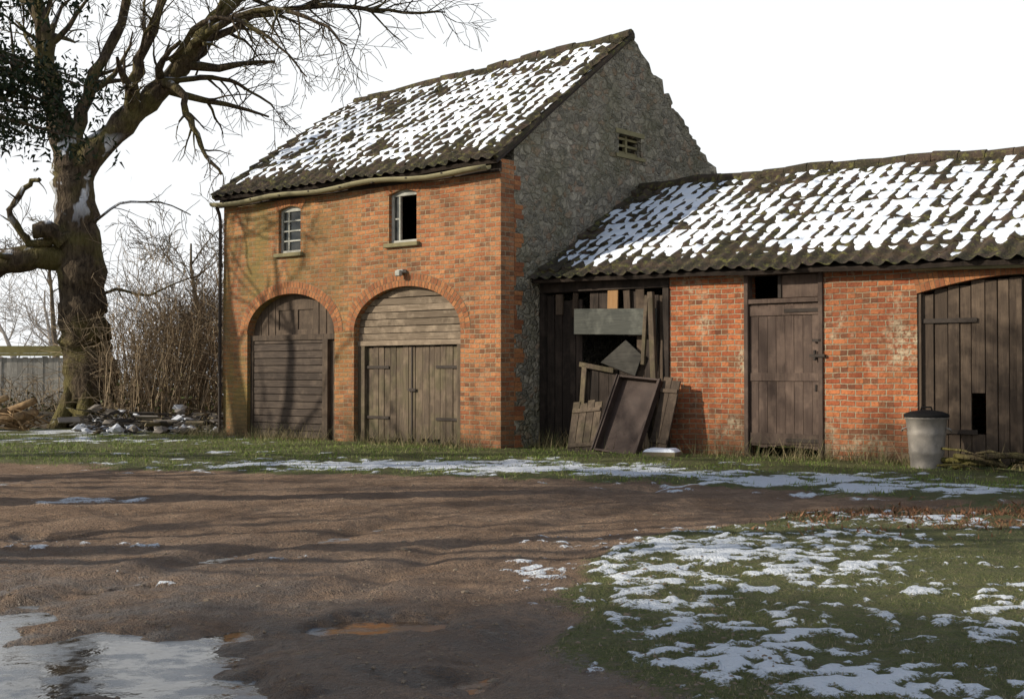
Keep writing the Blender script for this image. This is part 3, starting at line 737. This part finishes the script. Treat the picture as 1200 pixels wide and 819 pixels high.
for x, y, z in zip(sx, sy, sz):
    r = random.uniform(.005, .016)*(1+(random.random() > .97)*1.2); a = random.uniform(0, 6)
    mb.add([(x+r*(p[0]*math.cos(a)-p[1]*math.sin(a)*.7)*random.uniform(.8, 1.2), y+r*(p[0]*math.sin(a)+p[1]*math.cos(a)*.7), z+r*.5*p[2]*random.uniform(.8, 1.2)) for p in ico], icf)
mb.build('gravel_stones', [plain('stone_grey', (.22, .17, .12), .85)])

# =================================================================== TREES
def bark_mat(name, a, b, moss, snow=0., lo=.0):
    m = M(name, .95, .1)
    v = m.mapping((5, 5, 1.4)); nz = m.noise(2.5, 3, .7, v, .5)
    c = m.mix(m.mr(nz, .35, .65), a, b)
    c = m.mix(m.mr(m.noise(1.1, 3, .65), .45, .62, 0, moss), c, (.14, .125, .035))
    if snow:
        gm = m.n('ShaderNodeNewGeometry'); nn = m.sep(gm.outputs['Normal']); pz = m.sep()[2]
        band = m.math('MULTIPLY', m.mr(pz, 4.6, 5.4), m.mr(pz, 6.9, 6.5))
        s = m.math('MULTIPLY', band, m.math('MULTIPLY', m.mr(nn[1], -.3, -.7), m.mr(m.noise(2.2, 3, .6, m.mapping((1, 1, .5))), .53, .58)))
        up = m.math('MULTIPLY', m.mr(nn[2], .5, .8), m.mr(m.noise(2, 2), .5, .58))
        c = m.mix(m.math('MULTIPLY', m.math('MAXIMUM', s, up), snow), c, (.75, .78, .84))
    m.col(c); m.bump(nz, 1., .1); return m.mat
BARK = bark_mat('tree_bark', (.035, .026, .019), (.12, .09, .06), .5, .9)
BARK2 = bark_mat('twig_bark', (.08, .06, .045), (.18, .14, .10), .3)

def grow(mb, rng, p, d, L, r, lvl, maxl, nch, trop=.05, wig=.28, rmin=.007):
    n = 6 if lvl < 2 else (5 if lvl < maxl else 4)
    pts = [p]; rad = [r]; dirs = [d]
    for i in range(n):
        d = (d+Vector((rng.gauss(0, 1), rng.gauss(0, 1), rng.gauss(0, 1)))*wig*.5+Vector((0, 0, trop))).normalized()
        p = p+d*(L/n); pts.append(p); rad.append(max(rmin, r*(1-.78*(i+1)/n))); dirs.append(d)
    mb.tube(pts, rad, 8 if r > .08 else (5 if r > .025 else 3), cap=False)
    if lvl < maxl: sprout(mb, rng, pts, rad, dirs, L, lvl, maxl, nch, trop, wig, rmin)
def sprout(mb, rng, pts, rad, dirs, L, lvl, maxl, nch, trop=.05, wig=.28, rmin=.007, t0=.25, k=(.42, .7), num=None):
    n = len(pts)-1
    for c in range(num or nch[min(lvl, len(nch)-1)]):
        t = t0+(1-t0)*rng.random(); f = t*n; i = min(int(f), n-1); fr = f-i
        q = pts[i].lerp(pts[i+1], fr); rr = rad[i]*(1-fr)+rad[i+1]*fr; d = dirs[min(i+1, n)]
        ax = d.cross(Vector((rng.gauss(0, 1), rng.gauss(0, 1), rng.gauss(0, 1)))).normalized()
        nd = (Matrix.Rotation(rng.uniform(.5, 1.15), 3, ax) @ d).normalized()
        grow(mb, rng, q, nd, L*rng.uniform(*k)*(1.15-.4*t), max(rmin, rr*rng.uniform(.35, .6)), lvl+1, maxl, nch, trop, wig, rmin)
def limb(mb, rng, pix, depth, r0, r1, sides=12, sub=4, jit=.03):
    P = [Vector((a[0], depth+(a[2] if len(a) > 2 else 0), a[1])) for a in pix]; out = []
    n = len(P)
    for i in range(n-1):
        p0, p1, p2, p3 = P[max(i-1, 0)], P[i], P[i+1], P[min(i+2, n-1)]
        for s in range(sub):
            t = s/sub
            out.append(.5*((2*p1)+(p2-p0)*t+(2*p0-5*p1+4*p2-p3)*t*t+(3*p1-p0-3*p2+p3)*t**3)+Vector((rng.gauss(0, jit), rng.gauss(0, jit), rng.gauss(0, jit*.5))))
    out.append(P[-1]); m_ = len(out)
    rad = [(r0+(r1-r0)*(i/(m_-1)))*(1+.08*math.sin(i*1.9)+rng.gauss(0, .03)) for i in range(m_)]
    mb.tube(out, rad, sides, cap=False)
    dirs = [(out[min(i+1, m_-1)]-out[max(i-1, 0)]).normalized() for i in range(m_)]
    return out, rad, dirs
rng = random.Random(17); mb = MB(); D = 30.
tp, tr, td = limb(mb, rng, [(-9.80, -.25), (-9.84, .5), (-9.95, 1.6), (-10.08, 3.0), (-10.18, 4.3), (-10.3, 5.6), (-10.38, 6.3)], D, .68, .42, 20, 6, .03)
for k in range(7):
    a = k*.9+.3; mb.tube([(-9.83+math.cos(a)*.42, D+math.sin(a)*.42, 1.1), (-9.83+math.cos(a)*.62, D+math.sin(a)*.62, .4), (-9.83+math.cos(a)*.85, D+math.sin(a)*.85, .02), (-9.83+math.cos(a)*1.2, D+math.sin(a)*1.2, -.15)], [.16, .22, .2, .1], 8)
NCH = [5, 5, 5, 5, 4]
def L_(pts, r0, r1, num, L, lvl=1, maxl=4, trop=.02, t0=.25, dd=0):
    o, r, d = limb(mb, rng, pts, D, r0, r1, 10 if r0 > .15 else 7)
    sprout(mb, rng, o, r, d, L, lvl, maxl, NCH, trop, .34, .0068, t0, (.45, .8), num)
L_([(-10.34, 5.9), (-10.6, 7.0, -.1), (-10.84, 8.2, -.2), (-11.0, 9.2, -.1), (-11.4, 10.6), (-11.8, 12.2), (-12., 14)], .32, .08, 14, 3.4)
L_([(-10.3, 5.6), (-9.75, 6.5), (-9.0, 7.35, .2), (-8.3, 8.1, .3), (-7.5, 9.0, .2), (-7.0, 9.6), (-6.0, 10.5), (-4.8, 11.4)], .38, .08, 19, 3.4)
L_([(-10.3, 6.1), (-10.2, 7.2), (-9.8, 8.3), (-9.3, 9.6, .3), (-8.9, 11), (-8.6, 13)], .19, .06, 13, 3.0)
L_([(-9.0, 7.4), (-8.75, 8.3, -.3), (-8.35, 9.2, -.5), (-7.9, 10.3, -.6), (-7.6, 12)], .17, .05, 13, 2.8)
L_([(-8.2, 8.1), (-7.75, 7.85, -.4), (-7.44, 7.1, -.6), (-7.1, 6.4, -.7), (-6.65, 5.8, -.8)], .12, .03, 9, 1.3, 2, 4, -.06)
L_([(-7.5, 9.0), (-6.5, 9.5, -.4), (-5.5, 9.6, -.8), (-4.4, 9.2, -1.2), (-3.7, 8.6, -1.4)], .11, .02, 22, 2.2, 2, 4, -.05)
L_([(-7.0, 9.6), (-5.8, 9.9, .5), (-4.4, 10.1, .6), (-3.0, 9.9, .5), (-1.6, 9.9, .5)], .11, .02, 26, 2.4, 2, 4, -.03)
L_([(-6.6, 10.0), (-5.4, 10.8, .2), (-4.0, 11.2, -.3), (-2.6, 11.0, -.5)], .10, .02, 20, 2.4, 2, 4, -.06)
L_([(-8.3, 8.1), (-7.4, 8.3, .4), (-6.5, 8.2, .6), (-5.7, 7.6, .6)], .09, .02, 15, 1.7, 2, 4, -.06)
L_([(-8.0, 8.6), (-7.1, 9.3, -.8), (-6.2, 9.2, -1.2), (-5.2, 8.6, -1.4), (-4.6, 7.9, -1.4)], .08, .015, 18, 1.7, 2, 4, -.06)
L_([(-10.15, 3.9), (-10.9, 4.0, -.3), (-11.6, 3.85, -.5), (-12.4, 3.55, -.6), (-13.4, 3.3, -.7)], .33, .24, 3, 1.2, 2, 3, .03)
L_([(-10.3, 4.8), (-10.75, 4.3, -.5), (-11.2, 4.35, -.6), (-11.5, 5.0, -.7), (-11.1, 5.6, -.7), (-10.8, 5.7, -.8)], .12, .05, 3, .9, 2, 3)
L_([(-10.8, 7.9), (-11.6, 8.2, -.3), (-12.4, 8.6, -.4), (-13.4, 8.8, -.5)], .13, .05, 14, 2.2, 2, 4)
L_([(-9.9, 3.0), (-9.2, 3.2, -.3), (-8.4, 3.1, -.4), (-7.3, 3.5, -.5)], .05, .015, 8, 1.2, 3, 4, .05)
L_([(-9.95, 4.6), (-9.1, 5.2, -.3), (-8.3, 5.3, .3), (-7.6, 5.0, .2)], .04, .012, 8, 1.2, 3, 4, -.02)
limb(mb, rng, [(-10.35, 4.3, -.3), (-10.7, 4.55, -.6), (-10.95, 4.5, -.8)], D, .26, .16, 10)
mb.build('bare_tree', [BARK], smooth=True, recalc=False)

def free_tree(name, x, y, H, seed, maxl=4, nch=(7, 6, 5, 4, 3), r=.35, mat=BARK2, rmin=.012, lean=0):
    rg = random.Random(seed); mb = MB()
    p = Vector((0, 0, -.2)); pts = [p]; rad = [r*1.25]; dirs = [Vector((0, 0, 1))]; d = Vector((lean, 0, 1)).normalized()
    for i in range(8):
        d = (d+Vector((rg.gauss(0, .08), rg.gauss(0, .08), .05))).normalized(); p = p+d*H*.8/8; pts.append(p); rad.append(r*(1-.8*(i+1)/8)); dirs.append(d)
    mb.tube(pts, rad, 9, cap=False)
    sprout(mb, rg, pts, rad, dirs, H*.55, 0, maxl, nch, .05, .3, rmin, .28, (.55, .85), nch[0]+4)
    ob = mb.build(name, [mat], smooth=True, recalc=False); ob.location = (x, y, 0); return ob
t1 = free_tree('bare_tree', -17.0, 18.9, 12, 5, 3, (5, 5, 3, 3), .42, BARK2, .02)
def copy(src, name, x, y, rz, s):
    o = bpy.data.objects.new(name, src.data); scene.collection.objects.link(o); o.location = (x, y, 0); o.rotation_euler = (0, 0, rz); o.scale = (s, s, s)
copy(t1, 'bare_tree', -18.5, 22.6, 2, 1.1); copy(t1, 'bare_tree', -16, 12.6, 4, .95); copy(t1, 'bare_tree', -13, 8.2, 1.2, .85)
m = M('hazy_distant_bark', .95, .1); m.col(m.mix(m.noise(1.), (.24, .21, .18), (.32, .28, .24))); DB = m.mat  # pale tone stands in for haze, put into the bark colour
mb = MB(); rg = random.Random(2)
for k in range(26):
    x = rg.uniform(-75, -16); y = rg.uniform(85, 130); H = rg.uniform(4, 8)
    p = Vector((x, y, 0)); grow(mb, rg, p, Vector((0, 0, 1)), H, .25, 1, 4, [0, 9, 6, 5], .06, .3, .018)
mb.build('distant_trees', [DB], recalc=False)
t2 = free_tree('bare_tree', -10.5, 44, 7.5, 12, 4, (5, 5, 4, 3), .16, BARK2, .010)
copy(t2, 'bare_tree', -17, 48, 1.5, 1.0)

# yew tree at upper left, and an unseen copy added to shade the foreground
rg = np.random.RandomState(4)
mb = MB(); cx, cy = -7.05, 12.2
mb.tube([(cx, cy, -.2), (cx+.05, cy, 2), (cx, cy+.1, 5), (cx+.1, cy, 9)], [.4, .32, .22, .05], 10)
centers = []
for k in range(190):
    a = rg.rand()*6.283; z = 3.7+rg.rand()*5.6; R = (3.0*math.sqrt(max(.05, 1-((z-5.6)/4.6)**2)))*(.72+.34*rg.rand())
    e_ = Vector((cx+math.cos(a)*R, cy+math.sin(a)*R, z-.1)); s_ = Vector((cx, cy, z+.2)); mid_ = s_.lerp(e_, .55)+Vector((0, 0, .2))
    mb.tube([s_, mid_, e_], [.05, .03, .008], 5, cap=False)
    for t in np.linspace(.3, 1., 9): 
        q_ = s_.lerp(e_, t); centers.append((q_.x, q_.y, q_.z+.2*math.sin(t*3.1)))
evt = mb.build('evergreen_tree', [BARK2], recalc=False)
C = np.array(centers); n = 120000; ci = rg.randint(0, len(C), n)
P = C[ci]+rg.randn(n, 3)*np.array([.15, .15, .11]); P[:, 2] -= np.abs(rg.randn(n))*.10
dv = rg.randn(n, 3); dv[:, 2] -= .6; dv /= np.linalg.norm(dv, axis=1)[:, None]; sv_ = np.cross(dv, rg.randn(n, 3)); sv_ /= np.linalg.norm(sv_, axis=1)[:, None]
ln_ = (.05+.06*rg.rand(n))[:, None]; v = np.stack([P-sv_*.016, P+sv_*.016, P+dv*ln_+sv_*.004], 1)
fol = tris_obj('foliage', v, blade_mat('yew_needles', (.012, .022, .010), (.028, .042, .015), (.04, .05, .018))); fol.parent = evt
e2 = bpy.data.objects.new('evergreen_tree', evt.data); scene.collection.objects.link(e2); e2.location = (-5.4, -9.9, -1.6)
f2 = bpy.data.objects.new('foliage', fol.data); scene.collection.objects.link(f2); f2.parent = e2

# =================================================================== HEDGE / BRAMBLES / FENCE / RUBBISH
rg = random.Random(8)
BR = wood_mat('bramble_stem', (.20, .145, .09), (.34, .26, .165), 'x')
mb = MB()
for k in range(1300):
    x = rg.uniform(-9.1, -5.4); y = rg.uniform(28.2, 31.0)
    if rg.random() < .2: x = rg.uniform(-14.5, -10.3); y = rg.uniform(31, 34)
    H = rg.uniform(.4, 2.7)*(1 if x > -9.5 else .45); a = rg.uniform(0, 6.28); sp = rg.uniform(.3, 1.6)
    pts = []; z0 = rg.uniform(0, .1)
    for i in range(7):
        t = i/6; pts.append((x+math.cos(a)*sp*t+rg.gauss(0, .06), y+math.sin(a)*sp*t*.5, z0+H*math.sin(min(1, t*1.15)*math.pi*.62)))
    mb.tube(pts, [.010*(1-.6*i/6) for i in range(7)], 3, cap=False)
for k in range(85):
    p = Vector((rg.uniform(-9.3, -5.6), rg.uniform(29, 33), 0)); grow(mb, rg, p, Vector((rg.gauss(0, .25), 0, 1)).normalized(), rg.uniform(1.6, 3.7), .024, 2, 4, [0, 0, 7, 6], .05, .34, .0055)
mb.build('bramble_hedge', [BR], recalc=False)
mb = MB()
for k in range(6000):
    x = rg.uniform(-14, -5.2); y = rg.uniform(27.6, 31); z = abs(rg.gauss(0, .5)); 
    if x < -9: y += 2.5; z *= .6
    r = rg.uniform(.02, .06); d1 = Vector((rg.gauss(0, 1), rg.gauss(0, 1), rg.gauss(0, 1))).normalized()*r; d2 = d1.cross(Vector((rg.gauss(0, 1), rg.gauss(0, 1), 1))).normalized()*r*.6
    c_ = Vector((x, y, z)); mb.add([c_-d1, c_+d2, c_+d1, c_-d2], [(0, 1, 2, 3)])
mb.build('undergrowth_leaves', [blade_mat('undergrowth', (.07, .06, .025), (.18, .125, .06), (.09, .11, .035))], recalc=False)
mb = MB(); N1, N2 = 50, 8; vs = []
for i in range(N1+1):
    for j in range(N2+1):
        x = -16+11.2*i/N1; t = j/N2; y = 29.3+3.2*t; vs.append((x, y, -.05+.5*math.sin(t*math.pi)*(.7+.6*mn.noise(Vector((x*.9, t*2, 3))))+.12*mn.noise(Vector((x*3, y*3, 0)))))
mb.add(vs, [(i*(N2+1)+j, (i+1)*(N2+1)+j, (i+1)*(N2+1)+j+1, i*(N2+1)+j+1) for i in range(N1) for j in range(N2)])
mb.build('earth_bank', [plain('earth', (.09, .07, .045), .95)], smooth=True)
mb = MB(); x = -18.5
while x < -11.9:
    mb.box(x, x+.145, 37.0+rg.uniform(-.01, .01), 37.025, .0, 1.72+rg.uniform(-.02, .02)); x += .15
for xx in (-18.4, -16, -13.6, -12.0): mb.box(xx, xx+.12, 37.05, 37.17, 0, 1.75)
mb.box(-18.5, -11.9, 36.93, 37.1, 1.76, 1.84, 1); mb.box(-18.5, -11.9, 36.95, 37.09, 1.845, 2.05, 1)
mb.build('wooden_fence', [wood_mat('fence_wood', (.30, .28, .25), (.40, .37, .33), 'z'), plain('moss_cap', (.24, .21, .09), .95)])
mb = MB(); rg = random.Random(4)
LOGP = [(-11.9, 28.6, .15, 1.5, .35), (-11.3, 28.9, .32, 1.3, .5), (-11.7, 28.3, .45, 1.2, .42), (-12.3, 28.4, .12, 1.3, .1), (-10.9, 28.5, .12, .8, .7), (-11.5, 28.2, .12, 1.6, .2)]
for x, y, z, L, a in LOGP:
    r = rg.uniform(.07, .13); d = Vector((math.cos(a*1.), rg.uniform(-.3, .3), math.sin(a*.7))).normalized()
    c_ = Vector((x, y, z+.1)); pts = [c_-d*L/2, c_-d*L/6+Vector((0, 0, .02)), c_+d*L/6, c_+d*L/2]; mb.tube(pts, [r*1.1, r, r*.95, r*.85], 10)
for k in range(70):
    c_ = Vector((rg.uniform(-12.8, -10.6), rg.uniform(27.8, 29), rg.uniform(.03, .35))); a = rg.uniform(0, 6.28); d = Vector((math.cos(a), math.sin(a)*.5, rg.uniform(-.1, .4)))*rg.uniform(.2, .7)
    mb.tube([c_-d, c_+Vector((0, 0, .05)), c_+d], [.02, .018, .01], 5)
mb.build('log_pile', [wood_mat('cut_log', (.20, .12, .06), (.42, .28, .14), 'x')], smooth=True)
# rubbish
mb = MB()
for k in range(120):
    x = rg.uniform(-9.2, -5.9); y = rg.uniform(26.2, 28.9); s = rg.uniform(.04, .19); mi = rg.choice([0, 0, 1, 1, 3, 3])
    if k < 14: x = rg.uniform(-9.2, -8.5); y = 28.2
    a = rg.uniform(0, 6); zz = rg.uniform(0, .45) if k < 35 else 0
    mb.add([(x+s*(p[0]*math.cos(a)-p[1]*math.sin(a))*rg.uniform(.5, 1.4), y+s*(p[0]*math.sin(a)+p[1]*math.cos(a))*rg.uniform(.6, 1.2), zz+.04+s*.6*(p[2]+.7)*rg.uniform(.3, 1.2)) for p in ico], icf, mi)
for k in range(60):
    x = rg.uniform(-9.2, -6.0); y = rg.uniform(26.2, 28.6); R = Matrix.Translation((x, y, rg.uniform(.04, .4))) @ Matrix.Rotation(rg.uniform(0, 6), 4, 'Z') @ Matrix.Rotation(rg.uniform(-.8, .8), 4, 'X')
    s = rg.uniform(.5, 2.4); mb.box(-.12*s, .12*s, -.07, .07, -.015, .015, rg.choice([2, 1, 3, 3, 0]), R)
for k in range(70):
    c_ = Vector((rg.uniform(-9.3, -6.0), rg.uniform(26.6, 28.8), rg.uniform(.03, .4))); a = rg.uniform(0, 6.28); d = Vector((math.cos(a), math.sin(a)*.5, rg.uniform(-.1, .3)))*rg.uniform(.2, .6)
    mb.tube([c_-d, c_+Vector((0, 0, .06)), c_+d], [.02, .016, .01], 5, 3)
mb.build('rubbish_heap', [plain('white_plastic', (.60, .62, .66), .4, .35), plain('rubble_grey', (.20, .175, .15), .9), MORTAR, plain('dark_rubble', (.06, .05, .04), .8)])
mb = MB(); rg = random.Random(14)
for k in range(26):
    lx = rg.uniform(7.3, 9.6); ly = rg.uniform(-.1, .7); w = L2W(lx, ly); a = TH+rg.uniform(-.5, .5); L = rg.uniform(.3, .9)
    c_ = Vector((w[0], w[1], rg.uniform(.05, .25))); d = Vector((math.cos(a), math.sin(a), rg.uniform(-.15, .15)))*L*.5; r = rg.uniform(.012, .045)
    mb.tube([c_-d, c_+Vector((0, 0, .04)), c_+d], [r, r*.9, r*.5], 6)
mb.build('fallen_branches', [bark_mat('mossy_branch', (.06, .045, .03), (.12, .10, .05), .8)], smooth=True)

# =================================================================== LIGHT / WORLD / CAMERA
el = math.radians(24); az = (-.985, -.17); l = math.hypot(*az); az = (az[0]/l, az[1]/l)
S_ = Vector((az[0]*math.cos(el), az[1]*math.cos(el), math.sin(el)))
sd = bpy.data.lights.new('sun', 'SUN'); sd.energy = 5.0; sd.angle = math.radians(.5); sd.color = (1, .92, .78)
so_ = bpy.data.objects.new('sun', sd); scene.collection.objects.link(so_); so_.rotation_euler = S_.to_track_quat('Z', 'Y').to_euler(); so_.location = (-20, 0, 20)
w = bpy.data.worlds.new('World'); scene.world = w; w.use_nodes = True; nt = w.node_tree; nt.nodes.clear()
out = nt.nodes.new('ShaderNodeOutputWorld'); sky = nt.nodes.new('ShaderNodeTexSky'); sky.sky_type = 'NISHITA'; sky.sun_disc = False
sky.sun_elevation = el; sky.sun_rotation = math.atan2(az[0], az[1]); sky.air_density = 1.2; sky.dust_density = 2.
b1 = nt.nodes.new('ShaderNodeBackground'); b1.inputs[1].default_value = .15; nt.links.new(sky.outputs[0], b1.inputs[0])
b2 = nt.nodes.new('ShaderNodeBackground'); b2.inputs[0].default_value = (.965, .985, 1, 1); b2.inputs[1].default_value = 1.04
tc = nt.nodes.new('ShaderNodeTexCoord'); sp = nt.nodes.new('ShaderNodeSeparateXYZ'); nt.links.new(tc.outputs['Generated'], sp.inputs[0])
mr = nt.nodes.new('ShaderNodeMapRange'); nt.links.new(sp.outputs[2], mr.inputs[0]); mr.inputs[1].default_value = .31; mr.inputs[2].default_value = .62
mx = nt.nodes.new('ShaderNodeMixShader'); nt.links.new(mr.outputs[0], mx.inputs[0]); nt.links.new(b2.outputs[0], mx.inputs[1]); nt.links.new(b1.outputs[0], mx.inputs[2]); nt.links.new(mx.outputs[0], out.inputs[0])
cd = bpy.data.cameras.new('camera'); cam = bpy.data.objects.new('camera', cd); scene.collection.objects.link(cam)
cam.location = (0, 0, 1.27); cam.rotation_euler = (math.radians(91.05), 0, 0); cd.lens = 45; cd.sensor_width = 36; cd.clip_end = 3000; cd.clip_start = .1
scene.camera = cam
scene.view_settings.view_transform = 'Standard'; scene.view_settings.look = 'None'; scene.view_settings.exposure = 0
